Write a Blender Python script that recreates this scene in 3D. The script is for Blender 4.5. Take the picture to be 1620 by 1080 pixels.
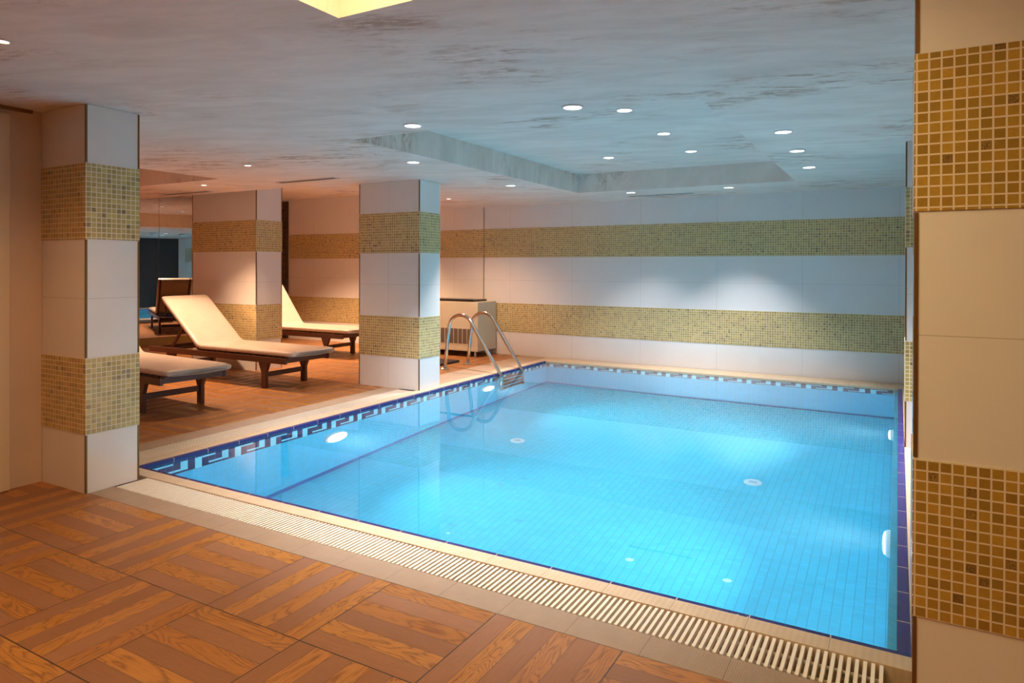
import bpy, bmesh, math, random
from mathutils import Vector, Matrix
random.seed(7)
for o in list(bpy.data.objects): bpy.data.objects.remove(o)
SC = bpy.context.scene
COL = SC.collection

# ------------------------------------------------------------------ camera
F, PY_, YAW, PITCH, ROLL = 1076.64, 427.84, .5165, -.0035, .0028
cy, sy = math.cos(YAW), math.sin(YAW); cp, sp = math.cos(PITCH), math.sin(PITCH)
fw = Vector((-sy*cp, cy*cp, sp)); rt = Vector((cy, sy, 0)); up = rt.cross(fw)
cr, sr = math.cos(ROLL), math.sin(ROLL)
r2 = cr*rt+sr*up; u2 = -sr*rt+cr*up
cam = bpy.data.cameras.new('camera'); camo = bpy.data.objects.new('camera', cam); COL.objects.link(camo)
m = Matrix(((r2.x, u2.x, -fw.x, 0), (r2.y, u2.y, -fw.y, 0), (r2.z, u2.z, -fw.z, 1.5), (0, 0, 0, 1)))
camo.matrix_world = m
cam.sensor_width = 36; cam.lens = 36*F/1620; cam.shift_y = -(540-PY_)/1620; cam.clip_start = .05
SC.camera = camo

# ------------------------------------------------------------------ view, world
SC.view_settings.view_transform = 'Standard'; SC.view_settings.look = 'None'
SC.view_settings.gamma = 1; SC.view_settings.exposure = 0.42
w = bpy.data.worlds.new('world'); SC.world = w; w.use_nodes = True
w.node_tree.nodes['Background'].inputs[0].default_value = (.9, .75, .6, 1)
w.node_tree.nodes['Background'].inputs[1].default_value = .15

ZC = 2.5785          # ceiling height
Z1, Z2, Z3, Z4 = .39, .895, 1.685, 2.187    # levels of the mosaic bands

# light strengths, all in one place
L_POOL = 9.0; W_POOL = 22.5          # emission of each underwater lens
L_DOWN = 270.0          # white downlights over the pool (spot watts)
L_COVE = 4.4          # warm cove recess emission
L_LOUNGE = 235.0        # warm spots over the loungers
L_NEAR = 42.0          # warm spot over the near deck, and the added fill behind the camera
V_SCAT, V_ABS = .035, .05
C_COOL = (.97, .96, 1.0); C_WARM = (1.0, .48, .21); C_LOUNGE = (1.0, .62, .37); C_POOL = (.72, .92, 1.0)

# ------------------------------------------------------------------ node helpers
class N:
    def __init__(s, name):
        s.m = bpy.data.materials.new(name); s.m.use_nodes = True; s.t = s.m.node_tree; s.t.nodes.clear()
        s.out = s.t.nodes.new('ShaderNodeOutputMaterial'); s.b = s.t.nodes.new('ShaderNodeBsdfPrincipled')
        s.t.links.new(s.b.outputs[0], s.out.inputs[0])
    def n(s, typ, **k):
        x = s.t.nodes.new(typ)
        for a, b in k.items(): setattr(x, a, b)
        return x
    def put(s, inp, v):
        if isinstance(v, bpy.types.NodeSocket): s.t.links.new(v, inp)
        elif isinstance(v, (tuple, list)) and len(v) == 3 and inp.type == 'RGBA': inp.default_value = (*v, 1)
        else: inp.default_value = v
    def set(s, **k):
        for a, v in k.items(): s.put(s.b.inputs[a.replace('_', ' ')], v)
    def M(s, op, a, b=0.0, c=0.0):
        x = s.n('ShaderNodeMath', operation=op); s.put(x.inputs[0], a); s.put(x.inputs[1], b); s.put(x.inputs[2], c); return x.outputs[0]
    def pos(s):
        g = s.n('ShaderNodeNewGeometry'); q = s.n('ShaderNodeSeparateXYZ'); s.t.links.new(g.outputs['Position'], q.inputs[0])
        s.P = g.outputs['Position']; return q.outputs
    def vec(s, x, y, z):
        c = s.n('ShaderNodeCombineXYZ'); s.put(c.inputs[0], x); s.put(c.inputs[1], y); s.put(c.inputs[2], z); return c.outputs[0]
    def mix(s, f, a, b):
        x = s.n('ShaderNodeMix', data_type='RGBA'); s.put(x.inputs[0], f); s.put(x.inputs[6], a); s.put(x.inputs[7], b); return x.outputs[2]
    def noise(s, v, scale, detail=3, rough=.5, dist=0.0):
        x = s.n('ShaderNodeTexNoise'); s.put(x.inputs['Vector'], v); s.put(x.inputs['Scale'], scale); s.put(x.inputs['Detail'], detail)
        s.put(x.inputs['Roughness'], rough); s.put(x.inputs['Distortion'], dist); return x.outputs[0]
    def white(s, v):
        x = s.n('ShaderNodeTexWhiteNoise', noise_dimensions='3D'); s.put(x.inputs[0], v); return x.outputs['Value'], x.outputs['Color']
    def ramp(s, f, stops):
        x = s.n('ShaderNodeValToRGB'); s.put(x.inputs[0], f); e = x.color_ramp.elements
        while len(e) < len(stops): e.new(.5)
        for el, (p, c) in zip(e, stops): el.position = p; el.color = (*c, 1) if len(c) == 3 else c
        return x.outputs[0]
    def line(s, v, pitch, off, wd):      # 1 on a joint of width wd repeating every pitch
        f = s.M('FRACT', s.M('DIVIDE', s.M('SUBTRACT', v, off), pitch))
        d = s.M('MINIMUM', f, s.M('SUBTRACT', 1.0, f))
        return s.M('LESS_THAN', s.M('MULTIPLY', d, pitch), wd/2)
    def cell(s, v, pitch, off): return s.M('FLOOR', s.M('DIVIDE', s.M('SUBTRACT', v, off), pitch))
    def bump(s, h, strength=.3, dist=.002):
        x = s.n('ShaderNodeBump'); s.put(x.inputs['Height'], h); s.put(x.inputs['Strength'], strength); s.put(x.inputs['Distance'], dist)
        s.t.links.new(x.outputs[0], s.b.inputs['Normal'])

def plain(name, col, rough=.5, metal=0.0, var=0.0, scale=20, spec=.5):
    s = N(name); s.pos()
    c = col
    if var:
        nz = s.noise(s.P, scale, 4, .6)
        c = s.mix(nz, tuple(x*(1-var) for x in col), tuple(min(1, x*(1+var)) for x in col))
    s.set(Base_Color=c, Roughness=rough, Metallic=metal)
    s.put(s.b.inputs['Specular IOR Level'], spec)
    return s.m

def emit(name, col, strength):
    s = N(name); s.set(Base_Color=(.8, .8, .8)); s.put(s.b.inputs['Emission Color'], col); s.put(s.b.inputs['Emission Strength'], strength); return s.m

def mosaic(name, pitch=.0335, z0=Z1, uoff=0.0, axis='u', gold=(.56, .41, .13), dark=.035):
    s = N(name); x, y, z = s.pos()
    u = s.M('ADD', x, y)
    cu, cz = s.cell(u, pitch, uoff), s.cell(z, pitch, z0)
    g = s.M('MAXIMUM', s.line(u, pitch, uoff, .0052), s.line(z, pitch, z0, .0052))
    wv, wc = s.white(s.vec(cu, cz, 3.1))
    marble = s.noise(s.P, 55, 4, .65, 1.5)
    patch = s.noise(s.vec(s.M('MULTIPLY', cu, pitch), s.M('MULTIPLY', cz, pitch), 0.0), 2.2, 2); mott = s.ramp(s.noise(s.P, 190, 5, .7), [(.38, (.95, .95, .95)), (.56, (.25, .25, .25))])
    c1 = s.mix(wv, tuple(a*.72 for a in gold), tuple(a*1.22 for a in gold))
    c2 = s.mix(s.M('MULTIPLY', s.M('SUBTRACT', marble, .35), .9), c1, tuple(a*b for a, b in zip(gold, (.55, .45, .38))))
    isd = s.M('LESS_THAN', s.white(s.vec(cz, cu, 9.7))[0], s.M('MULTIPLY', s.M('MAXIMUM', s.M('SUBTRACT', patch, .38), 0.0), dark*9))
    c3 = s.mix(s.M('MULTIPLY', isd, mott), c2, (.09, .055, .04))
    c4 = s.mix(g, c3, (.78, .66, .48))
    s.set(Base_Color=c4, Roughness=s.mix(g, (.16, .16, .16), (.8, .8, .8)), Metallic=s.M('MULTIPLY', s.M('SUBTRACT', 1.0, g), .12))
    h = s.M('SUBTRACT', s.M('MULTIPLY', marble, .25), g)
    s.bump(h, .25, .001)
    return s.m

def white_tile(name, seam_z=1.29, pitch_u=1.1735, uoff=0.0, col=(.80, .755, .72)):
    s = N(name); x, y, z = s.pos(); u = s.M('ADD', x, y)
    g = s.M('LESS_THAN', s.M('ABSOLUTE', s.M('SUBTRACT', z, seam_z)), .0016)
    if pitch_u: g = s.M('MAXIMUM', g, s.line(u, pitch_u, uoff, .0035))
    nz = s.noise(s.P, 6, 3)
    c = s.mix(nz, tuple(a*.97 for a in col), tuple(min(1, a*1.03) for a in col))
    s.set(Base_Color=s.mix(s.M('MULTIPLY', g, .55), c, (.38, .30, .24)), Roughness=.07)
    s.put(s.b.inputs['Specular IOR Level'], .42)
    s.bump(s.M('MULTIPLY', g, -1.0), .3, .001)
    return s.m

def pool_tile(name, col=(.085, .58, .82), pu=.0635, pv=.0505, flat=False, joint=(.32, .60, .55)):
    s = N(name); x, y, z = s.pos()
    if flat: u, v = x, y
    else: u, v = s.M('ADD', x, y), z
    g1 = s.line(u, pu, -4.95, .0055); g2 = s.line(v, pv, -.036 if not flat else 3.075, .0035)
    wv, _ = s.white(s.vec(s.cell(u, pu, -4.95), s.cell(v, pv, 3.075), 1.0))
    c = s.mix(wv, tuple(a*.95 for a in col), tuple(min(1, a*1.05) for a in col))
    if flat:      # a few replaced, slightly darker tiles
        c = s.mix(s.M('MULTIPLY', s.M('LESS_THAN', s.white(s.vec(s.cell(v, pv, 3.0), s.cell(u, pu, -4.95), 5.0))[0], .004), .35), c, (.08, .35, .50))
    c = s.mix(s.M('MULTIPLY', g1, .9), c, joint); c = s.mix(s.M('MULTIPLY', g2, .4), c, joint)
    s.set(Base_Color=c, Roughness=.3)
    return s.m

def wood_floor():
    s = N('wood_plank_tiles'); x, y, z = s.pos(); p = .578; x0, y0 = -.935, 2.535
    fx = s.M('DIVIDE', s.M('SUBTRACT', x, x0), p); fy = s.M('DIVIDE', s.M('SUBTRACT', y, y0), p)
    bx, by = s.M('FLOOR', fx), s.M('FLOOR', fy); lx, ly = s.M('FRACT', fx), s.M('FRACT', fy)
    par = s.M('FLOORED_MODULO', s.M('ADD', bx, by), 2.0)           # 0: boards run along Y
    def sel(a, b): return s.M('ADD', s.M('MULTIPLY', a, s.M('SUBTRACT', 1.0, par)), s.M('MULTIPLY', b, par))
    v = sel(lx, ly); l = sel(ly, lx)
    k = s.M('FLOOR', s.M('MULTIPLY', v, 6.0)); kf = s.M('FRACT', s.M('MULTIPLY', v, 6.0))
    rib = s.M('SUBTRACT', 1.0, s.M('FLOORED_MODULO', k, 2.0))
    rnd, rc = s.white(s.vec(bx, by, k)); rnd2, _ = s.white(s.vec(by, k, bx))
    # grain, stretched along the board and different on each
    off = s.M('MULTIPLY', rnd, 37.0)
    gv = s.vec(s.M('MULTIPLY', l, .62), s.M('ADD', s.M('MULTIPLY', v, 2.4), off), off)
    big = s.noise(gv, 1.8, 2, .45, .5)
    fine = s.noise(s.vec(s.M('MULTIPLY', l, 3.0), s.M('ADD', s.M('MULTIPLY', v, 60.0), off), off), 1.5, 4, .7)
    rings = s.M('ABSOLUTE', s.M('SUBTRACT', s.M('FRACT', s.M('ADD', s.M('MULTIPLY', big, 17.0), s.M('MULTIPLY', fine, 1.1))), .5))
    rings = s.M('SUBTRACT', 1.0, s.M('MULTIPLY', rings, 2.0))
    gold = s.mix(rnd2, (.46, .185, .036), (.57, .25, .052))
    dk = (.165, .052, .014)
    edge = s.M('POWER', rings, 4.0)
    c1 = s.mix(s.M('MULTIPLY', s.M('MULTIPLY', edge, s.M('ADD', fine, .35)), 1.0), gold, dk)
    c1 = s.mix(s.M('MULTIPLY', s.M('SUBTRACT', fine, .32), 1.1), c1, (.22, .075, .020))
    rb = s.mix(rnd2, (.34, .15, .066), (.43, .195, .088))
    c2 = s.mix(s.M('MULTIPLY', s.M('SUBTRACT', fine, .25), .8), rb, (.17, .07, .035))
    c = s.mix(rib, c1, c2)
    # ribs
    wave = s.M('SINE', s.M('MULTIPLY', v, 2*math.pi*66))
    joint_b = s.M('GREATER_THAN', s.M('ABSOLUTE', s.M('SUBTRACT', kf, .5)), .478)
    jx = s.M('GREATER_THAN', s.M('ABSOLUTE', s.M('SUBTRACT', lx, .5)), .4955); jy = s.M('GREATER_THAN', s.M('ABSOLUTE', s.M('SUBTRACT', ly, .5)), .4955)
    jt = s.M('MAXIMUM', jx, jy)
    ribc = s.M('MULTIPLY', s.M('MULTIPLY', s.M('ADD', s.M('MULTIPLY', wave, .5), .5), s.M('ADD', s.M('MULTIPLY', rib, .22), .05)), 1.0)
    c = s.mix(ribc, c, (.10, .04, .02))
    c = s.mix(s.M('MULTIPLY', joint_b, .6), c, (.12, .065, .045)); c = s.mix(jt, c, (.045, .03, .025))
    dirt = s.noise(s.P, 1.6, 5, .6)
    c = s.mix(s.M('MULTIPLY', s.M('MAXIMUM', s.M('SUBTRACT', dirt, .52), 0.0), .9), c, (.17, .085, .05))
    s.set(Base_Color=c, Roughness=s.M('ADD', .36, s.M('MULTIPLY', rib, .16)))
    s.put(s.b.inputs['Specular IOR Level'], .4)
    h = s.M('SUBTRACT', s.M('MULTIPLY', wave, s.M('ADD', s.M('MULTIPLY', rib, .5), .15)), s.M('MULTIPLY', s.M('MAXIMUM', joint_b, jt), 2.0))
    s.bump(h, .35, .0015)
    return s.m

def plaster():
    s = N('trowelled_ceiling_plaster'); x, y, z = s.pos()
    sv = s.vec(s.M('ADD', s.M('MULTIPLY', x, 1.0), s.M('MULTIPLY', y, .35)), s.M('MULTIPLY', s.M('SUBTRACT', y, s.M('MULTIPLY', x, .35)), 3.4), z)
    a = s.noise(sv, 2.6, 8, .68, .5); pz = s.noise(s.P, .75, 3, .5); st = s.noise(sv, 9, 8, .75, .3)
    base = s.mix(s.ramp(s.noise(sv, 1.2, 6, .62, .8), [(.30, (0, 0, 0)), (.60, (1, 1, 1))]), (.74, .65, .58), (.92, .83, .76))
    base = s.mix(s.M('MULTIPLY', s.noise(sv, 4.0, 6, .7), .45), base, (.66, .50, .40))
    mk = s.M('MULTIPLY', s.ramp(a, [(.47, (0, 0, 0)), (.60, (1, 1, 1))]), s.ramp(st, [(.42, (0, 0, 0)), (.52, (1, 1, 1))]))
    mk = s.M('MULTIPLY', mk, s.ramp(pz, [(.50, (.05, .05, .05)), (.60, (1, 1, 1))]))
    c = s.mix(s.M('MULTIPLY', mk, .8), base, (.42, .23, .13))
    s.set(Base_Color=c, Roughness=.62)
    s.bump(st, .25, .004)
    return s.m

def ribbed_stone(name, col, along='x', pitch=.009, tile=.318, toff=-.235):
    s = N(name); x, y, z = s.pos(); u = x if along == 'x' else y
    wv = s.M('SINE', s.M('MULTIPLY', u, 2*math.pi/pitch))
    j = s.line(u, tile, toff, .004)
    nz = s.noise(s.P, 9, 5, .65)
    c = s.mix(nz, tuple(a*.78 for a in col), tuple(min(1, a*1.12) for a in col))
    c = s.mix(s.M('MULTIPLY', s.M('ADD', s.M('MULTIPLY', wv, .5), .5), .16), c, tuple(min(1, a*1.5) for a in col))
    c = s.mix(s.M('MULTIPLY', j, .7), c, tuple(a*.45 for a in col))
    s.set(Base_Color=c, Roughness=.5); s.bump(s.M('SUBTRACT', wv, s.M('MULTIPLY', j, 3.0)), .3, .001)
    return s.m

def lip_tile(name, col, along='x', tile=.318, toff=-.235):
    s = N(name); x, y, z = s.pos(); u, v = (x, y) if along == 'x' else (y, x)
    j = s.line(u, tile, toff, .005); wv = s.M('SINE', s.M('MULTIPLY', u if along == 'x' else v, 2*math.pi/.008))
    c = s.mix(s.M('MULTIPLY', s.M('ADD', s.M('MULTIPLY', wv, .5), .5), .25), col, tuple(a*.45 for a in col))
    s.set(Base_Color=s.mix(j, c, (.62, .48, .33)), Roughness=.22); s.bump(wv, .3, .001)
    return s.m

def lounger_wood():
    s = N('dark_stained_hardwood'); s.pos()
    tc = s.n('ShaderNodeTexCoord'); mp = s.n('ShaderNodeMapping'); s.t.links.new(tc.outputs['Object'], mp.inputs[0]); mp.inputs[3].default_value = (2, 14, 14)
    nz = s.noise(mp.outputs[0], 3, 5, .6, .8)
    s.set(Base_Color=s.mix(nz, (.045, .016, .009), (.15, .05, .025)), Roughness=.38); return s.m

def carved():
    s = N('carved_dark_wood'); x, y, z = s.pos()
    v = s.n('ShaderNodeTexWave', wave_type='RINGS'); s.put(v.inputs['Scale'], 14.0); s.put(v.inputs['Distortion'], 6.0); s.t.links.new(s.P, v.inputs[0])
    s.set(Base_Color=s.mix(v.outputs[1], (.022, .012, .010), (.10, .045, .02)), Roughness=.4); s.bump(v.outputs[1], .8, .01); return s.m

def water_mat():
    s = N('pool_water'); s.pos()
    s.set(Base_Color=(1, 1, 1), Roughness=0.0, IOR=1.33); s.put(s.b.inputs['Transmission Weight'], 1.0)
    s.bump(s.noise(s.P, 1.3, 2, .5), .03, .02)
    # only the top of the body is an air to water surface, its sides and base lie on the tiles
    g = s.n('ShaderNodeNewGeometry'); q = s.n('ShaderNodeSeparateXYZ'); s.t.links.new(g.outputs['True Normal'], q.inputs[0])
    tr = s.n('ShaderNodeBsdfTransparent'); mx = s.n('ShaderNodeMixShader')
    s.put(mx.inputs[0], s.M('GREATER_THAN', s.M('ABSOLUTE', q.outputs[2]), .5)); s.t.links.new(tr.outputs[0], mx.inputs[1]); s.t.links.new(s.b.outputs[0], mx.inputs[2])
    # the base is level too: keep it clear as well
    px = s.n('ShaderNodeSeparateXYZ'); s.t.links.new(g.outputs['Position'], px.inputs[0])
    mx2 = s.n('ShaderNodeMixShader'); s.put(mx2.inputs[0], s.M('GREATER_THAN', px.outputs[2], -.5)); s.t.links.new(tr.outputs[0], mx2.inputs[1]); s.t.links.new(mx.outputs[0], mx2.inputs[2])
    s.t.links.new(mx2.outputs[0], s.out.inputs[0])
    vs_ = s.n('ShaderNodeVolumeScatter'); s.put(vs_.inputs['Color'], (.55, .9, 1)); s.put(vs_.inputs['Density'], V_SCAT); s.put(vs_.inputs['Anisotropy'], .3)
    va = s.n('ShaderNodeVolumeAbsorption'); s.put(va.inputs['Color'], (.0, .78, 1)); s.put(va.inputs['Density'], V_ABS)
    ad = s.n('ShaderNodeAddShader'); s.t.links.new(vs_.outputs[0], ad.inputs[0]); s.t.links.new(va.outputs[0], ad.inputs[1]); s.t.links.new(ad.outputs[0], s.out.inputs['Volume'])
    return s.m

MT = dict(
 floor=wood_floor(), plaster=plaster(), mosaic=mosaic('gold_glass_mosaic'), tile_wall=white_tile('glazed_wall_tile', uoff=-3.51+10.25),
 tile=white_tile('glazed_pillar_tile', pitch_u=0), tile_mid=white_tile('glazed_pillar_tile_jointed', pitch_u=1.1735, uoff=-5.56+6.655),
 paint=plain('cream_wall_paint', (.62, .47, .36), .55, var=.05, scale=4), door=plain('cream_door_paint', (.66, .52, .34), .4),
 trim=plain('bronze_corner_trim', (.22, .12, .035), .4, .6), darktrim=plain('dark_bronze_trim', (.10, .045, .02), .5, .4),
 dark=plain('dark_smoked_panel', (.03, .035, .04), .25), rightpaint=plain('beige_wall_paint', (.55, .42, .33), .6),
 pwall=pool_tile('pool_wall_tile'), pfloor=pool_tile('pool_floor_tile', (.085, .63, .85), flat=True, joint=(.07, .40, .60)),
 navy=plain('navy_pool_tile', (.018, .02, .11), .3), greekdark=plain('navy_glazed_tile', (.035, .02, .11), .3, var=.4, scale=30), cyan=plain('pale_cyan_tile', (.42, .88, .96), .3),
 grout=plain('yellow_green_grout', (.40, .52, .30), .7), line=plain('blue_line_tile', (.07, .16, .42), .3),
 stone_x=ribbed_stone('ribbed_beige_stone_front', (.36, .245, .155), 'x'), stone_y=ribbed_stone('ribbed_beige_stone_side', (.44, .30, .20), 'y', toff=3.34, tile=.305),
 cop_x=ribbed_stone('ribbed_cream_coping_front', (.60, .44, .28), 'x', .0265), cop_y=ribbed_stone('ribbed_cream_coping_side', (.60, .44, .28), 'y', .0265, .305, 3.34),
 lip_x=lip_tile('ribbed_navy_lip_front', (.025, .022, .15)), lip_y=lip_tile('ribbed_navy_lip_side', (.035, .028, .17), 'y', .305, 3.34),
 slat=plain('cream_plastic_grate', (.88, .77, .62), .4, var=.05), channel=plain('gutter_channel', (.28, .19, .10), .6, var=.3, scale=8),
 wood=lounger_wood(), vinyl=None, steel=plain('polished_stainless_steel', (.62, .60, .58), .16, 1.0), step=plain('brown_step_tread', (.16, .09, .08), .5), chrome=plain('brushed_steel_ring', (.5, .5, .5), .3, 1.0),
 mirror=plain('mirror_glass', (.60, .62, .62), .01, 1.0), plinth=plain('ochre_plinth', (.42, .28, .08), .5), carved=carved(), glassg=plain('smoky_green_glass', (.10, .11, .07), .1),
 heater=plain('cream_enamelled_sheet', (.66, .60, .46), .35, var=.04, scale=3), black=plain('black_plastic', (.012, .012, .014), .3), filt=plain('grey_filter_mesh', (.16, .12, .09), .8, var=.5, scale=200),
 bezel=plain('white_downlight_bezel', (.75, .72, .68), .35), fit=plain('white_pool_fitting', (.85, .92, .95), .35), slot=plain('dark_slot', (.02, .018, .015), .6),
 ventm=plain('bronze_vent_blade', (.22, .17, .12), .5), rubber=plain('dark_mat_rubber', (.025, .02, .018), .7), water=water_mat(), plate=plain('matt_plate', (.03, .03, .03), .6),
 lamp_cool=emit('downlight_diffuser_cool', (.92, .97, 1.0), 3.5), lamp_warm=emit('downlight_diffuser_warm', (1.0, .80, .58), 3.5),
 lamp_pool=emit('underwater_lens', C_POOL, L_POOL), cove=emit('cove_panel', (1.0, .74, .34), L_COVE), conc=plain('concrete', (.3, .28, .26), .8))
def vinyl():
    s = N('cream_vinyl_cushion'); s.pos()
    nz = s.noise(s.P, 7, 4, .6, .6)
    s.set(Base_Color=s.mix(nz, (.53, .42, .345), (.64, .52, .44)), Roughness=.33); s.bump(nz, .35, .012); return s.m
MT['vinyl'] = vinyl()

# ------------------------------------------------------------------ mesh helpers
def B(): return bmesh.new()
def box(bm, x0, x1, y0, y1, z0, z1, mi=0):
    v = [bm.verts.new(p) for p in ((x0, y0, z0), (x1, y0, z0), (x1, y1, z0), (x0, y1, z0), (x0, y0, z1), (x1, y0, z1), (x1, y1, z1), (x0, y1, z1))]
    for f in ((3, 2, 1, 0), (4, 5, 6, 7), (0, 1, 5, 4), (1, 2, 6, 5), (2, 3, 7, 6), (3, 0, 4, 7)):
        q = bm.faces.new([v[i] for i in f]); q.material_index = mi
    return v
def beam(bm, a, b, wy, h, updir=(0, 0, 1)):       # square bar from a to b
    a, b = Vector(a), Vector(b); d = (b-a).normalized(); s_ = d.cross(Vector(updir)).normalized(); u_ = s_.cross(d)
    vs = []
    for p in (a, b):
        for i, j in ((-1, -1), (1, -1), (1, 1), (-1, 1)): vs.append(bm.verts.new(p+s_*wy/2*i+u_*h/2*j))
    for f in ((3, 2, 1, 0), (4, 5, 6, 7), (0, 1, 5, 4), (1, 2, 6, 5), (2, 3, 7, 6), (3, 0, 4, 7)): bm.faces.new([vs[i] for i in f])
def tube(bm, pts, r, n=16, cap=True):
    pts = [Vector(p) for p in pts]; rings = []
    t0 = (pts[1]-pts[0]).normalized(); nrm = t0.orthogonal().normalized()
    for i, p in enumerate(pts):
        t = (pts[min(i+1, len(pts)-1)]-pts[max(i-1, 0)]).normalized()
        nrm = (nrm-t*nrm.dot(t)).normalized(); bi = t.cross(nrm)
        rings.append([bm.verts.new(p+r*(math.cos(2*math.pi*k/n)*nrm+math.sin(2*math.pi*k/n)*bi)) for k in range(n)])
    for a, b in zip(rings, rings[1:]):
        for k in range(n): f = bm.faces.new((a[k], a[(k+1) % n], b[(k+1) % n], b[k])); f.smooth = True
    if cap: bm.faces.new(rings[0][::-1]); bm.faces.new(rings[-1])
def lathe(bm, prof, c, axis='z', n=32):            # profile (r, h) about an axis through c
    c = Vector(c); rings = []
    for r, h in prof:
        ring = []
        for k in range(n):
            a = 2*math.pi*k/n; p = (r*math.cos(a), r*math.sin(a), h)
            if axis == 'x': p = (p[2], p[0], p[1])
            if axis == '-x': p = (-p[2], p[1], p[0])
            if axis == '-z': p = (p[1], p[0], -p[2])
            ring.append(bm.verts.new(c+Vector(p)))
        rings.append(ring)
    for a, b in zip(rings, rings[1:]):
        for k in range(n): bm.faces.new((a[k], a[(k+1) % n], b[(k+1) % n], b[k]))
    bm.faces.new(rings[0][::-1]); bm.faces.new(rings[-1])
def prism(bm, poly, y0, y1):                       # polygon in XZ extruded along Y
    a = [bm.verts.new((x, y0, z)) for x, z in poly]; b = [bm.verts.new((x, y1, z)) for x, z in poly]
    bm.faces.new(a); bm.faces.new(b[::-1])
    for i in range(len(poly)):
        j = (i+1) % len(poly); bm.faces.new((a[j], a[i], b[i], b[j]))
def obj(name, bm, mat, parent=None, bevel=0, label=None, seg=2, smooth=False):
    off = Vector(parent.location) if parent else Vector((0, 0, 0))
    p = parent
    if parent and parent.parent: off = off+Vector(parent.parent.location)
    bmesh.ops.recalc_face_normals(bm, faces=bm.faces)
    bmesh.ops.translate(bm, verts=bm.verts, vec=-off)
    me = bpy.data.meshes.new(name); bm.to_mesh(me); bm.free()
    for x in (mat if isinstance(mat, (list, tuple)) else [mat]): me.materials.append(MT[x] if isinstance(x, str) else x)
    if smooth:
        for q in me.polygons: q.use_smooth = True
    o = bpy.data.objects.new(name, me); COL.objects.link(o)
    if parent: o.parent = parent
    if bevel:
        md = o.modifiers.new('bevel', 'BEVEL'); md.width = bevel; md.segments = seg; md.limit_method = 'ANGLE'; md.angle_limit = .7
    if label: o['label'] = label
    return o
def tag(o, label, cat, group=None, kind=None):
    o['label'] = label; o['category'] = cat
    if group: o['group'] = group
    if kind: o['kind'] = kind
    return o
def thing(name, loc, label, cat, group=None):
    o = bpy.data.objects.new(name, None); o.empty_display_size = .1; COL.objects.link(o); o.location = loc; return tag(o, label, cat, group)
def struct(name, bm, mat, parent=None, **k):
    o = obj(name, bm, mat, parent, **k)
    if not parent: o['kind'] = 'structure'
    return o
def copy_tree(o, parent=None):
    c = o.copy(); COL.objects.link(c); c.parent = parent
    for ch in o.children: copy_tree(ch, c)
    return c
def boxes(*bs):
    bm = B()
    for b_ in bs: box(bm, *b_)
    return bm
def lamp(kind, loc, energy, color, name, size=.05, spot=2.3, blend=.6, rot=(0, 0, 0), parent=None):
    l = bpy.data.lights.new(name, kind); l.energy = energy; l.color = color
    if kind == 'SPOT': l.spot_size = spot; l.spot_blend = blend; l.shadow_soft_size = size
    elif kind == 'AREA': l.size = size
    else: l.shadow_soft_size = size
    o = bpy.data.objects.new(name, l); COL.objects.link(o); o.location = loc; o.rotation_euler = rot
    if parent: o.parent = parent; o.location = Vector(loc)-Vector(parent.location)
    return o

# ------------------------------------------------------------------ ceiling
XW0, XW1, YW0, YW1 = -14.4, 2.0, -2.2, 10.25
RECESS = [(-4.0, -1.10, 4.33, 8.95, 2.84), (-2.11, -.2, .35, 2.19, 2.86), (-14.4, -6.92, 6.49, 10.25, 2.93), (-11.6, -7.21, 3.4, 5.46, 2.93)]
def ceiling():
    bm = B(); xs = sorted({XW0, XW1, *[r[0] for r in RECESS], *[r[1] for r in RECESS]}); ys = sorted({YW0, YW1, *[r[2] for r in RECESS], *[r[3] for r in RECESS]})
    def h(x, y):
        for a, b, c, d, z in RECESS:
            if a < x < b and c < y < d: return z
        return ZC
    H = [[h((xs[i]+xs[i+1])/2, (ys[j]+ys[j+1])/2) for j in range(len(ys)-1)] for i in range(len(xs)-1)]
    def q(*p): bm.faces.new([bm.verts.new(v) for v in p])
    for i in range(len(xs)-1):
        for j in range(len(ys)-1):
            z = H[i][j]; x0, x1, y0, y1 = xs[i], xs[i+1], ys[j], ys[j+1]
            q((x0, y0, z), (x0, y1, z), (x1, y1, z), (x1, y0, z))
            if i+1 < len(xs)-1 and H[i+1][j] != z: q((x1, y0, z), (x1, y1, z), (x1, y1, H[i+1][j]), (x1, y0, H[i+1][j]))
            if j+1 < len(ys)-1 and H[i][j+1] != z: q((x0, y1, z), (x1, y1, z), (x1, y1, H[i][j+1]), (x0, y1, H[i][j+1]))
    bmesh.ops.remove_doubles(bm, verts=bm.verts, dist=1e-4)
    box(bm, XW0, XW1, YW0, YW1, 3.0, 3.1)
    return bm
bm = ceiling(); me = bpy.data.meshes.new('ceiling'); bm.to_mesh(me); bm.free(); me.materials.append(MT['plaster'])
co = bpy.data.objects.new('ceiling', me); COL.objects.link(co); co['kind'] = 'structure'

# ------------------------------------------------------------------ floor (timber look tiles), cut round the pool surround
OX0, OX1, OY0 = -5.60, .60, 2.535
struct('floor', boxes((XW0, XW1, YW0, OY0, -.12, 0), (XW0, OX0, OY0, YW1+.1, -.12, 0), (OX1, XW1, OY0, YW1+.1, -.12, 0)), 'floor')

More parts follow.
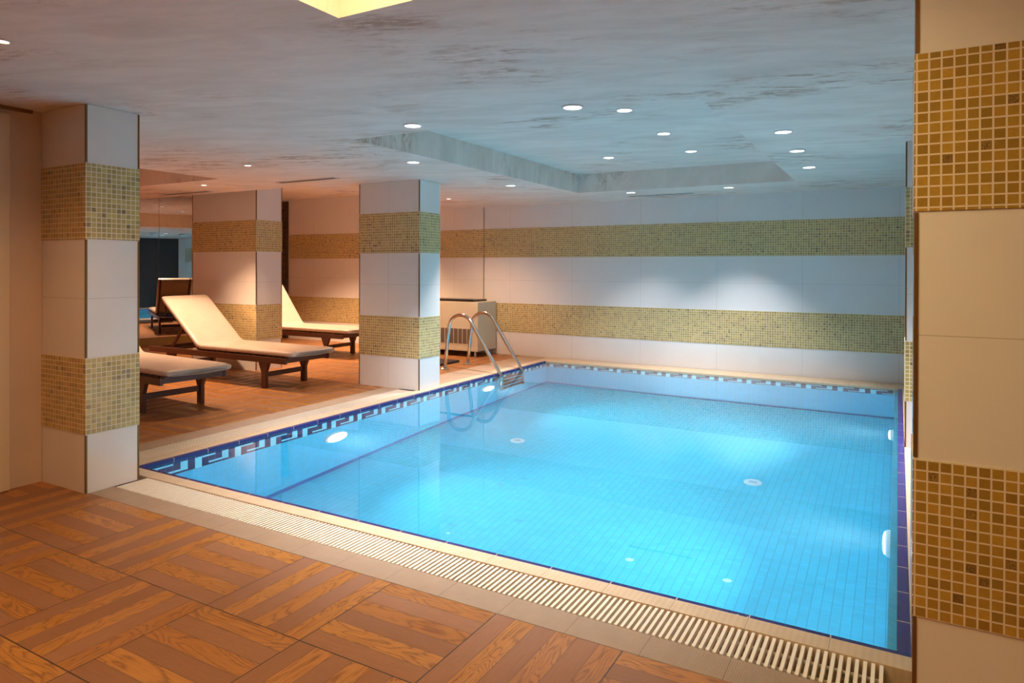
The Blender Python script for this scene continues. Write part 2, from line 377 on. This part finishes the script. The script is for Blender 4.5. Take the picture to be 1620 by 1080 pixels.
# ------------------------------------------------------------------ walls
wb = struct('wall_back', boxes((-12.3, .75, YW1, YW1+.15, -.1, 3.0)), 'tile_wall')
obj('mosaic_band', boxes((-11.27, .6, YW1-.005, YW1+.02, Z1, Z2)), 'mosaic', wb, label='lower gold glass mosaic band')
obj('mosaic_band', boxes((-11.27, .6, YW1-.005, YW1+.02, Z3, Z4)), 'mosaic', wb, label='upper gold glass mosaic band')
obj('joint_strip', boxes((-6.40, -6.385, YW1-.010, YW1, 0, ZC)), 'chrome', wb, label='thin grey vertical joint strip')
wl = struct('wall_left', boxes((-5.40, -5.21, YW0, 2.515, 0, ZC)), 'paint')
obj('top_trim', boxes((-5.211, -5.19, .2, 2.45, 2.555, ZC-.001)), 'trim', wl)  # small bronze trim strip along the top of the wall
dr = struct('door_1', boxes((-5.209, -5.165, 1.2, 2.30, .005, 2.52)), 'door', bevel=.004)
struct('wall_front', boxes((-14.4, -5.21, 2.95, 3.10, 0, ZC), (-5.40, -5.21, 2.88, 2.95, 0, ZC)), 'paint')  # unseen end wall of the lounge, put in to contain the light
struct('wall_behind', boxes((-5.40, 2.1, YW0-.15, YW0, 0, ZC)), 'rightpaint')
wr = struct('wall_right', boxes((.60, .75, 2.9, YW1, -.1, ZC)), 'tile_wall')
obj('smoked_panel', boxes((.585, .60, 7.3, 10.02, .02, ZC-.02)), 'dark', wr, label='dark smoked glass panel')
struct('wall_side', boxes((2.0, 2.15, YW0, 2.54, 0, ZC), (.80, 2.15, 2.54, 2.7, 0, ZC)), 'rightpaint')

# far left wall and its mirror stand at an angle to the pool
U = Vector((.240, .971, 0)).normalized(); NV = Vector((U.y, -U.x, 0)); M0 = Vector((-12.5, 8.5, 0))
def along(y): return M0+U*((y-8.5)/U.y)
def slab(bm, ya, yb, d0, d1, z0, z1):
    a, b = along(ya), along(yb); vs = []
    for z in (z0, z1):
        for p, d in ((a, d0), (b, d0), (b, d1), (a, d1)): vs.append(bm.verts.new(p+NV*d+Vector((0, 0, z))))
    for f in ((3, 2, 1, 0), (4, 5, 6, 7), (0, 1, 5, 4), (1, 2, 6, 5), (2, 3, 7, 6), (3, 0, 4, 7)): bm.faces.new([vs[i] for i in f])
bm = B(); slab(bm, 2.95, 10.30, -.20, -.03, 0, 2.93); struct('wall_far', bm, 'paint')
mr = thing('wall_mirror', along(8.0), 'tall frameless two-pane wall mirror in the lounge behind the loungers, above an ochre plinth', 'mirror')
bm = B(); slab(bm, 5.4, 8.163, -.028, 0, .13, 2.88); obj('mirror_panel', bm, 'mirror', mr)
bm = B(); slab(bm, 8.170, 9.9, -.028, 0, .13, 2.88); obj('mirror_panel', bm, 'mirror', mr)
bm = B(); slab(bm, 5.4, 9.9, -.028, .012, 0, .13); obj('plinth', bm, 'plinth', mr, label='ochre painted plinth strip')

# carved dark frame on the back wall
cf = thing('carved_frame', (-11.75, YW1-.04, 0), 'tall dark carved wooden frame around greenish glass on the far back wall', 'frame')
obj('frame', boxes((-11.50, -11.285, YW1-.06, YW1-.002, 0, 2.90), (-12.05, -11.84, YW1-.06, YW1-.002, 0, 2.90), (-11.84, -11.50, YW1-.06, YW1-.002, 2.70, 2.90)), 'carved', cf, bevel=.01)
obj('glass_panel', boxes((-11.84, -11.50, YW1-.03, YW1-.015, .02, 2.70)), 'glassg', cf)

# ------------------------------------------------------------------ pillars
def pillar(x0, x1, y0, y1, label, zs=(Z1, Z2, Z3, Z4), top=ZC-.002, tile='tile', corners=((1, 0),), mat='mosaic', inset=0.0):
    t = thing('tiled_pillar', ((x0+x1)/2, (y0+y1)/2, 0), label, 'pillar')
    a, b, c, d = zs
    for z0, z1 in ((0, a), (b, c), (d, top)): obj('white_tile_panel', boxes((x0, x1, y0, y1, z0, z1)), tile, t)
    for z0, z1 in ((a, b), (c, d)): obj('mosaic_band', boxes((x0-.004, x1+.004, y0-.004, y1+.004, z0+.0005, z1-.0005)), mat, t)
    for z0, z1 in ((0, a), (b, c), (d, top)):
        for i, j in corners:
            cx, cy_ = (x0, x1)[i], (y0, y1)[j]
            obj('corner_trim', boxes((cx-.009 if i else cx-.003, cx+.003 if i else cx+.009, cy_-.003 if not j else cy_-.009, cy_+.009 if not j else cy_+.003, z0+.004, z1-.004)), 'trim', t)
    return t
pillar(-5.209, -4.663, 2.516, 2.876, 'nearest tiled pillar on the left, beside the cream wall and the end of the drain grate', corners=((1, 0), (1, 1)))
pillar(-6.041, -5.079, 6.655, 7.084, 'middle tiled pillar standing at the pool edge beside the ladder', tile='tile_mid', corners=((1, 0), (0, 0)))
pillar(-9.55, -8.10, 6.75, 7.22, 'tiled pillar behind the loungers with the raised backrest in front of it', zs=(.44, .955, 1.735, 2.19), top=2.928, corners=((1, 0), (0, 0), (1, 1)))
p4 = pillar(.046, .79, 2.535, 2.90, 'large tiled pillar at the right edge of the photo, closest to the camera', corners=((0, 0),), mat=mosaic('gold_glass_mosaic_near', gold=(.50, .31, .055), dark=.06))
pillar(.052, .598, 6.62, 7.00, 'narrow strip of tiled pillar on the far right side of the pool, behind the nearest right pillar', corners=((0, 0),))

# ------------------------------------------------------------------ pool
PX0, PX1, PY0, PY1, PD = -4.95, -.034, 3.075, 9.83, -1.75
LX1 = 0.0      # inner edge of the lip tiles on the right, over a narrow submerged ledge
pool = thing('swimming_pool', (-2.45, 6.4, 0), 'rectangular indoor swimming pool with light blue tiles and a navy Greek key border', 'swimming pool')
def ring(bm, o, i, z0, z1):     # rectangular ring o outside, i inside, as four boxes
    X0, X1, Y0, Y1 = o; a, b, c, d = i
    return (X0, X1, Y0, c, z0, z1), (X0, X1, d, Y1, z0, z1), (X0, a, c, d, z0, z1), (b, X1, c, d, z0, z1)
r = ring(None, (-5.10, .17, 2.95, 9.98), (PX0, PX1, PY0, PY1), PD-.1, -.046)
obj('basin_wall', boxes(r[0]), 'pwall', pool); obj('basin_wall', boxes(r[1]), 'pwall', pool); obj('basin_wall', boxes(r[2]), 'pwall', pool); obj('basin_wall', boxes(r[3]), 'pwall', pool)
obj('basin_floor', boxes((PX0, PX1, PY0, PY1, PD-.1, PD)), 'pfloor', pool)
def border(name, bxs, mat, label=None): return obj(name, boxes(*bxs), mat, pool, label=label, bevel=.003)
li = ring(None, (-4.995, .050, 3.045, 9.86), (PX0, LX1, PY0, PY1), -.035, .0)
border('lip_tile_row', (li[0],), 'lip_x', 'glossy ribbed navy lip tiles'); border('lip_tile_row', (li[2],), 'lip_y', 'glossy ribbed navy lip tiles')
border('lip_tile_row', (li[3],), 'lip_y', 'glossy ribbed navy lip tiles'); border('lip_tile_row', (li[1],), 'cop_x')
cpg = ring(None, (-5.13, .15, 2.94, YW1-.01), (-4.995, .050, 3.045, 9.86), -.12, .002)
for k, b_ in enumerate(cpg): border('coping', (b_,), 'cop_x' if k < 2 else 'cop_y')
border('stone_border', ((OX0, OX1, OY0, 2.70, -.12, .001),), 'stone_x'); border('stone_border', ((OX0, -5.38, 2.70, YW1-.01, -.12, .001), (-5.38, -5.13, 7.09, YW1-.01, -.12, .001)), 'stone_y')
border('stone_border', ((.39, OX1-.001, 2.94, YW1-.01, -.12, .001),), 'stone_y')
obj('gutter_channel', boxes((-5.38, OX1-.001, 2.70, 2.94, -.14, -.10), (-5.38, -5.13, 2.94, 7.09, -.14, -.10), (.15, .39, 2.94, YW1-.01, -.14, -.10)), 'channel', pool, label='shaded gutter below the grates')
# line of blue tiles where wall meets floor
q = .004
obj('floor_line', boxes((PX0, PX0+q, PY0, PY1, PD, PD+.075), (PX0, PX1, PY1-q, PY1, PD, PD+.075), (PX1-q, PX1, PY0, PY1, PD, PD+.075)), 'line', pool, label='blue line of tiles round the pool floor')
# greek key band, tile by tile: 0 grout, 1 navy, 2 cyan
PAT = {0: range(1, 7), 1: (1,), 2: (1, 5), 3: (5,), 4: range(1, 6), 5: ()}
def greek(n, fn):
    bm = B(); cw, rh = .0635, .0505
    for c in range(n):
        for r_ in range(7):
            cyan = r_ in PAT[(c+5) % 6]
            fn(bm, c*cw+.0016, (c+1)*cw-.0016, -.036-(r_+1)*rh+.0012, -.036-r_*rh-.0012, 2 if cyan else 1)
    return bm
bm = greek(106, lambda bm, a, b, z0, z1, m_: box(bm, PX0, PX0+.006, PY0+a, PY0+b, z0, z1, m_)); box(bm, PX0, PX0+.004, PY0, PY1, -.392, -.036)
obj('greek_key_band', bm, ['grout', 'greekdark', 'cyan'], pool, label='navy and cyan Greek key tile band')
bm = greek(77, lambda bm, a, b, z0, z1, m_: box(bm, PX0+.01+a, PX0+.01+b, PY1-.006, PY1, z0, z1, m_)); box(bm, PX0, PX1, PY1-.004, PY1, -.392, -.036)
obj('greek_key_band', bm, ['grout', 'greekdark', 'cyan'], pool, label='navy and cyan Greek key tile band')

# water
wt = obj('pool_water', boxes((PX0+.001, LX1-.001, PY0+.001, PY1-.001, PD+.001, -.025)), 'water'); tag(wt, 'calm clear turquoise water filling the swimming pool to its lip', 'water', kind='stuff')

# inlets in the pool floor
for x, y, lab in ((-3.82, 6.86, 'round white inlet on the pool floor, the one nearer the ladder'), (-1.21, 6.84, 'round white inlet on the pool floor, the one nearer the right wall')):
    t = thing('floor_inlet', (x, y, PD), lab, 'pool inlet', 'round inlets on the pool floor')
    bm = B(); lathe(bm, [(.085, 0), (.085, .006), (.075, .014), (.0, .016)][:3], (x, y, PD)); obj('cover_plate', bm, 'fit', t)
    bm = B()
    for s_ in (-1, 1):
        pts = [(x+s_*.022+.018*math.cos(a), y+.018*math.sin(a), PD+.016) for a in [k*math.pi/5*1.6+(.6 if s_ > 0 else 3.7) for k in range(6)]]
        tube(bm, pts, .004, 6)
    obj('slot', bm, 'line', t, label='dark curved slots')

# underwater lights
for side, x, y, lab in ((1, PX0, 5.10, 'glowing underwater light in the left pool wall, nearer the camera'), (1, PX0, 8.02, 'glowing underwater light in the left pool wall beside the ladder'),
                        (-1, PX1, 5.05, 'glowing underwater light in the right pool wall, nearer the camera'), (-1, PX1, 7.95, 'glowing underwater light in the right pool wall, farther from the camera')):
    z = -.74
    t = thing('underwater_light', (x, y, z), lab, 'pool light', 'underwater lights in the pool walls')
    ax = 'x' if side > 0 else '-x'
    bm = B(); lathe(bm, [(.165, 0), (.160, .022), (.145, .032), (.135, .034)], (x, y, z), ax); obj('bezel', bm, 'fit', t)
    bm = B(); lathe(bm, [(.134, .0345), (.128, .040), (.08, .047), (.02, .049)], (x, y, z), ax); obj('lens', bm, 'lamp_pool', t, label='glowing lens')
    al = lamp('AREA', (x+side*.06, y, z), W_POOL, C_POOL, 'pool_beam', .19, rot=(0, -side*math.pi/2, 0), parent=t); al.data.shape = 'DISK'; al.data.spread = math.radians(105)

# ------------------------------------------------------------------ overflow grates
def grate(loc, label, axis, a0, a1, b0, b1):
    t = thing('overflow_grate', loc, label, 'drain grate')
    pt = .0273; n = int((a1-a0)/pt); sl = []
    for k in range(n):
        c = (a1-.0136-k*pt) if axis == 'x' else (a0+.0136+k*pt)      # nearest the camera first
        sl.append((c-.0066, c+.0066, b0+.004, b1-.004, -.024, -.001) if axis == 'x' else (b0+.004, b1-.004, c-.0066, c+.0066, -.024, -.001))
    for s_ in sl[:98]: obj('slat', boxes(s_), 'slat', t)
    rest = obj('slats', boxes(*sl[98:]), 'slat', t); rest['kind'] = 'stuff'
    for f in (.28, .72):
        bb = b0+(b1-b0)*f
        bm = B()
        if axis == 'x': tube(bm, [(a0, bb, -.034), (a1-.02, bb, -.034)], .009, 10)
        else: tube(bm, [(bb, a0, -.034), (bb, a1, -.034)], .009, 10)
        obj('cross_rod', bm, 'slat', t)
    return t
grate((-2.3, 2.82, 0), 'cream slatted drain grate along the near edge of the pool', 'x', -4.655, -.036, 2.703, 2.937)
grate((-5.25, 4.8, 0), 'cream slatted drain grate along the lounger side of the pool', 'y', 2.96, 6.645, -5.377, -5.133)

# ------------------------------------------------------------------ pool ladder
ld = thing('pool_ladder', (-5.4, 8.58, 0), 'curved stainless steel pool ladder at the far left corner of the pool', 'ladder')
def rail_path(y):
    P = [(-5.84, 0), (-5.815, .20), (-5.79, .42), (-5.765, .58)]
    A = []
    cx, cz, R_ = -5.555, .60, .215
    for k in range(1, 13):
        a = math.pi*.985-k*(math.pi*.985-math.radians(27))/12; A.append((cx+R_*math.cos(a), cz+R_*math.sin(a)))
    e = A[-1]; P += A
    tgt = (-4.872, -.02)
    for k in range(1, 9): f = k/8; P.append((e[0]+(tgt[0]-e[0])*f, e[1]+(tgt[1]-e[1])*f))
    P += [(-4.862, -.10), (-4.860, -.25), (-4.860, -.6), (-4.860, -1.05)]
    return [(p[0], y, p[1]) for p in P]
for y in (8.272, 8.888):
    bm = B(); tube(bm, rail_path(y), .026, 18); rl = obj('rail', bm, 'steel', ld)
    bm = B(); lathe(bm, [(.066, .002), (.066, .012), (.045, .026), (.028, .032)], (-5.84, y, 0)); obj('flange', bm, 'steel', ld)
for z in (-.22, -.46, -.70, -.94): obj('step', boxes((-4.905, -4.825, 8.272, 8.888, z-.02, z+.008)), 'step', ld, bevel=.006)

# ------------------------------------------------------------------ fan coil heater against the back wall
hx0, hx1, hy0, hy1 = -7.75, -6.12, 9.62, 10.22
ht = thing('floor_heater', ((hx0+hx1)/2, 10.0, 0), 'cream metal floor standing heater cabinet against the back wall beside the ladder', 'heater')
bm = boxes((hx0, hx1, hy0, hy1, .10, .93)); obj('cabinet', bm, 'heater', ht, bevel=.008)
obj('top_grille', boxes((hx0+.03, hx1-.10, hy0+.02, hy1-.16, .93, .962), (hx0+.03, hx1-.10, hy0+.012, hy0+.02, .925, .968)), 'black', ht, label='black top grille')
bm = B(); box(bm, hx0+.06, hx1-.12, hy0-.003, hy0+.001, .22, .47); fg = obj('air_intake', bm, 'filt', ht, label='dark air intake')
bm = B(); n = 16
for k in range(n+1): xx = hx0+.06+(hx1-.12-hx0-.06)*k/n; box(bm, xx-.004, xx+.004, hy0-.012, hy0-.003, .22, .47)
obj('intake_bars', bm, 'heater', ht, label='cream bars over the air intake')
obj('plinth_lip', boxes((hx0, hx1, hy0-.006, hy0, .10, .15)), 'heater', ht)
for xx in (hx0+.12, hx1-.10):
    bm = B(); lathe(bm, [(.022, 0), (.018, .02), (.018, .10)], (xx, hy0+.08, 0)); obj('foot', bm, 'fit', ht)

# dark mat by the ladder
mt = obj('foot_tray', boxes((-6.95, -6.08, 8.10, 9.02, .002, .035)), 'rubber', bevel=.006); tag(mt, 'flat dark foot tray on the deck behind the pool ladder', 'foot tray')

# ------------------------------------------------------------------ sun loungers (foot towards +X, origin at the foot legs on the floor)
def mattress(deg):
    bm = B(); W_, T = .72, .075
    path = []
    L1 = 1.78; hinge = -1.18; foot = .60; ang = math.radians(deg); LB = .92
    for k in range(14): path.append((foot-(foot-hinge)*k/13, .0, 0.0))
    for k in range(1, 5):                     # soft bend
        a = ang*k/4; path.append((hinge-.045*k*math.cos(a*.6), .0+.045*k*math.sin(a*.5), a))
    x0, z0, _ = path[-1]
    for k in range(1, 9): path.append((x0-LB*math.cos(ang)*k/8, z0+LB*math.sin(ang)*k/8, ang))
    sec = []                                  # closed section in (y, t)
    for k in range(24):
        a = 2*math.pi*k/24; c_, s_ = math.cos(a), math.sin(a)
        sec.append((math.copysign(abs(c_)**.22, c_)*W_/2, T/2+math.copysign(abs(s_)**.55, s_)*T/2))
    rings = []
    n = len(path)
    for i, (x, z, a) in enumerate(path):
        ring_ = []
        endf = 1.0
        for (y, t) in sec:
            xx = x; yy = y; tt = t
            if i < 3:
                xx = x-(.085*(abs(y)/(W_/2))**2.2)*(1-i/3)
            if i == 0 or i == n-1: tt = T/2+(t-T/2)*.72; yy = y*.985
            ring_.append(bm.verts.new((xx+math.sin(a)*tt, yy, z+math.cos(a)*tt)))
        rings.append(ring_)
    for a, b in zip(rings, rings[1:]):
        for k in range(24): f = bm.faces.new((a[k], a[(k+1) % 24], b[(k+1) % 24], b[k])); f.smooth = True
    bm.faces.new(rings[0]); bm.faces.new(rings[-1][::-1])
    return bm
def make_lounger(deg=39):
    t = thing('sun_lounger', (0, 0, 0), 'x', 'sun lounger', 'sun loungers on the timber look floor')
    yr = .35; zt = .395
    for s_ in (-1, 1):
        obj('side_rail', boxes((-2.30, .41, s_*yr-.018, s_*yr+.018, .322, zt)), 'wood', t, bevel=.003)
    for x, wtop in ((0, .20), (-1.86, .20)):
        for s_ in (-1, 1):
            bm = B(); hw = wtop/2; y = s_*(yr-.028)
            poly = [(x-hw, .39), (x-hw+.005, .33), (x-.062, .25), (x-.040, .20), (x-.040, 0), (x+.040, 0), (x+.040, .20), (x+.062, .25), (x+hw-.005, .33), (x+hw, .39)]
            prism(bm, poly, y-.022, y+.022); obj('leg', bm, 'wood', t, bevel=.003)
        obj('stretcher', boxes((x-.016, x+.016, -yr+.06, yr-.06, .135, .195)), 'wood', t, bevel=.003)
    for xq in (.37, -2.28, -1.34): obj('cross_rail', boxes((xq, xq+.03, -yr+.018, yr-.018, .335, .385)), 'wood', t)
    for k in range(15): x = .40-k*.117; obj('seat_slat', boxes((x-.035, x+.035, -yr+.012, yr-.012, .388, .406)), 'wood', t)
    hz, hx, a = .402, -1.22, math.radians(deg); d = Vector((-math.cos(a), 0, math.sin(a))); nrm = Vector((math.sin(a), 0, math.cos(a)))
    h = Vector((hx, 0, hz))
    for s_ in (-1, 1):
        bm = B(); y = s_*(yr-.045); beam(bm, h+Vector((0, y, -.02))+nrm*-.02, h+d*1.08+Vector((0, y, 0))-nrm*.03, .028, .05); obj('backrest_rail', bm, 'wood', t)
    for k in range(9):
        p = h+d*(.10+k*.113)-nrm*.002; bm = B(); beam(bm, p+Vector((0, -yr+.02, 0)), p+Vector((0, yr-.02, 0)), .07, .016, updir=nrm); obj('backrest_slat', bm, 'wood', t)
    for s_ in (-1, 1):
        bm = B(); beam(bm, h+d*.60-nrm*.05+Vector((0, s_*.20, 0)), Vector((-2.06, s_*.20, .345)), .025, .035); obj('support_strut', bm, 'wood', t)
    bm = B(); beam(bm, (-2.06, -yr+.02, .345), (-2.06, yr-.02, .345), .03, .03); obj('support_bar', bm, 'wood', t)
    bm = mattress(deg); bmesh.ops.translate(bm, verts=bm.verts, vec=(0, 0, .408)); obj('mattress', bm, 'vinyl', t, label='cream vinyl mattress')
    return t
lg = make_lounger()
spots = [((-6.86, 6.17), 'cream cushioned dark wood lounger with raised backrest, in front of the tiled pillar', 0),
         ((-6.74, 4.53), 'cream cushioned dark wood lounger whose head is hidden by the nearest left pillar', -.07),
         ((-8.36, 8.72), 'cream cushioned dark wood lounger by the far back wall, between the two farther pillars', 0)]
for i, ((x, y), lab, a) in enumerate(spots):
    o = lg if i == 0 else copy_tree(lg) if i == 1 else make_lounger(52)
    o.location = (x, y, 0); o.rotation_euler.z = a; o['label'] = lab

# ------------------------------------------------------------------ ceiling lights
def downlight(x, y, z, lab, warm=False, r_=.062, energy=None, spot=2.4, square=False, aim=None):
    t = thing('ceiling_downlight', (x, y, z), lab, 'ceiling light', 'warm ceiling spotlights' if warm else 'white round downlights over the pool')
    bm = B(); lathe(bm, [(r_+.012, 0.0), (r_+.011, .006), (r_, .008), (r_-.001, .004)], (x, y, z), '-z'); obj('bezel', bm, 'bezel', t)
    bm = B(); lathe(bm, [(r_-.002, .0035), (r_-.004, .006)], (x, y, z), '-z'); obj('diffuser', bm, 'lamp_warm' if warm else 'lamp_cool', t, label='glowing diffuser')
    rot = (0, 0, 0)
    if aim:
        dd = (Vector(aim)-Vector((x, y, z))).normalized(); rot = dd.to_track_quat('-Z', 'Y').to_euler()
    lamp('SPOT', (x, y, z-.02), energy, (C_LOUNGE if x < -5 else C_WARM) if warm else C_COOL, 'spot_beam', .04, spot, .7, rot, t)
POOLL = [(-3.199, 4.106, ZC, 'round downlight in the near left of the lower ceiling, left of the biggest one'), (-4.298, 5.529, ZC, 'round downlight between the middle pillar and the ceiling recess'),
 (-4.394, 7.697, ZC, 'round downlight just left of the far left corner of the ceiling recess'), (-1.898, 4.156, ZC, 'largest looking round downlight, just in front of the ceiling recess'),
 (-3.297, 9.204, ZC, 'left one of the two round downlights close to the back wall'), (-1.956, 9.243, ZC, 'right one of the two round downlights close to the back wall'),
 (-.792, 5.70, ZC, 'nearest of the three round downlights in a row right of the recess'), (-.808, 6.674, ZC, 'middle of the three round downlights in a row right of the recess'),
 (-.827, 7.809, ZC, 'farthest of the three round downlights in a row right of the recess'),
 (-2.019, 5.473, 2.84, 'round downlight inside the ceiling recess, half cut off by its near edge'), (-2.028, 6.607, 2.84, 'round downlight inside the ceiling recess, nearer of the two on the right'),
 (-2.062, 7.751, 2.84, 'round downlight inside the ceiling recess, farther of the two on the right'), (-3.046, 7.719, 2.84, 'round downlight inside the ceiling recess, the leftmost one')]
for x, y, z, lab in POOLL: downlight(x, y, z, lab, energy=L_DOWN*(.5 if (y > 9 and x < -3) else .75 if y > 9 else 1.1), spot=1.55)
downlight(-5.968, 4.863, ZC, 'small warm spotlight in the ceiling above the front lounger', True, .035, L_LOUNGE*.25, 2.2)
downlight(-3.72, 1.624, ZC, 'small warm spotlight in the ceiling at the upper left edge of the photo', True, .028, L_NEAR, 2.6)
downlight(-6.082, 8.713, ZC, 'small warm spotlight in the ceiling behind the middle pillar', True, .035, L_LOUNGE*.7, 2.3)
for x, y, z, e, lab in ((-7.9, 5.75, ZC, 1.3, 'small warm spotlight in the lounge ceiling straight above the lounger with the raised backrest'),
        (-9.6, 8.5, 2.93, 2.0, 'small warm spotlight in the raised ceiling over the head of the far lounger'), (-8.2, 9.1, 2.93, 1.4, 'small warm spotlight in the raised ceiling over the foot of the far lounger'),
        (-9.6, 4.4, 2.93, 1.4, 'small warm spotlight in the raised ceiling left of the front lounger')):
    downlight(x, y, z, lab, True, .035, L_LOUNGE*e, 1.7)
for x, y, lab in ((-1.0, -1.2, 'added unseen warm fill light behind the camera, nearly straight behind the pool corner'), (-3.9, -.8, 'added unseen warm fill light behind the camera, near the cream left wall')): downlight(x, y, ZC, lab, True, .028, L_NEAR, 2.6)  # unseen spots added behind the camera to light the near deck

# glowing cove panel in the near recess
cv = thing('cove_light', (-1.15, 1.27, 2.85), 'square warm glowing ceiling recess light at the top edge of the photo', 'ceiling light')
obj('light_panel', boxes((-2.05, -.26, .41, 2.13, 2.845, 2.855)), 'cove', cv)
obj('frame', boxes((-2.108, -2.05, .352, 2.188, 2.840, 2.858), (-.26, -.202, .352, 2.188, 2.840, 2.858), (-2.05, -.26, 2.13, 2.188, 2.840, 2.858), (-2.05, -.26, .352, .41, 2.840, 2.858)), 'bezel', cv)

# vents
def vent(x0, x1, y, lab, z=ZC):
    t = thing('ceiling_vent', ((x0+x1)/2, y, z), lab, 'ceiling vent')
    w_ = .055
    obj('frame', boxes((x0, x1, y-w_, y-w_+.012, z-.008, z), (x0, x1, y+w_-.012, y+w_, z-.008, z), (x0, x0+.012, y-w_, y+w_, z-.008, z), (x1-.012, x1, y-w_, y+w_, z-.008, z)), 'bezel', t)
    obj('backing', boxes((x0+.012, x1-.012, y-w_+.012, y+w_-.012, z-.002, z-.0005)), 'slot', t)
    for k in range(3): yy = y-.022+k*.022; obj('blade', boxes((x0+.012, x1-.012, yy-.004, yy+.004, z-.008, z-.002)), 'ventm', t)
vent(-6.84, -5.86, 6.05, 'slim slotted ceiling vent in front of the middle pillar')
vent(-9.50, -8.46, 6.25, 'slim slotted ceiling vent above the middle lounger, left of the pillar')
vent(-3.50, -2.53, 9.68, 'slim slotted ceiling vent close to the pool back wall')
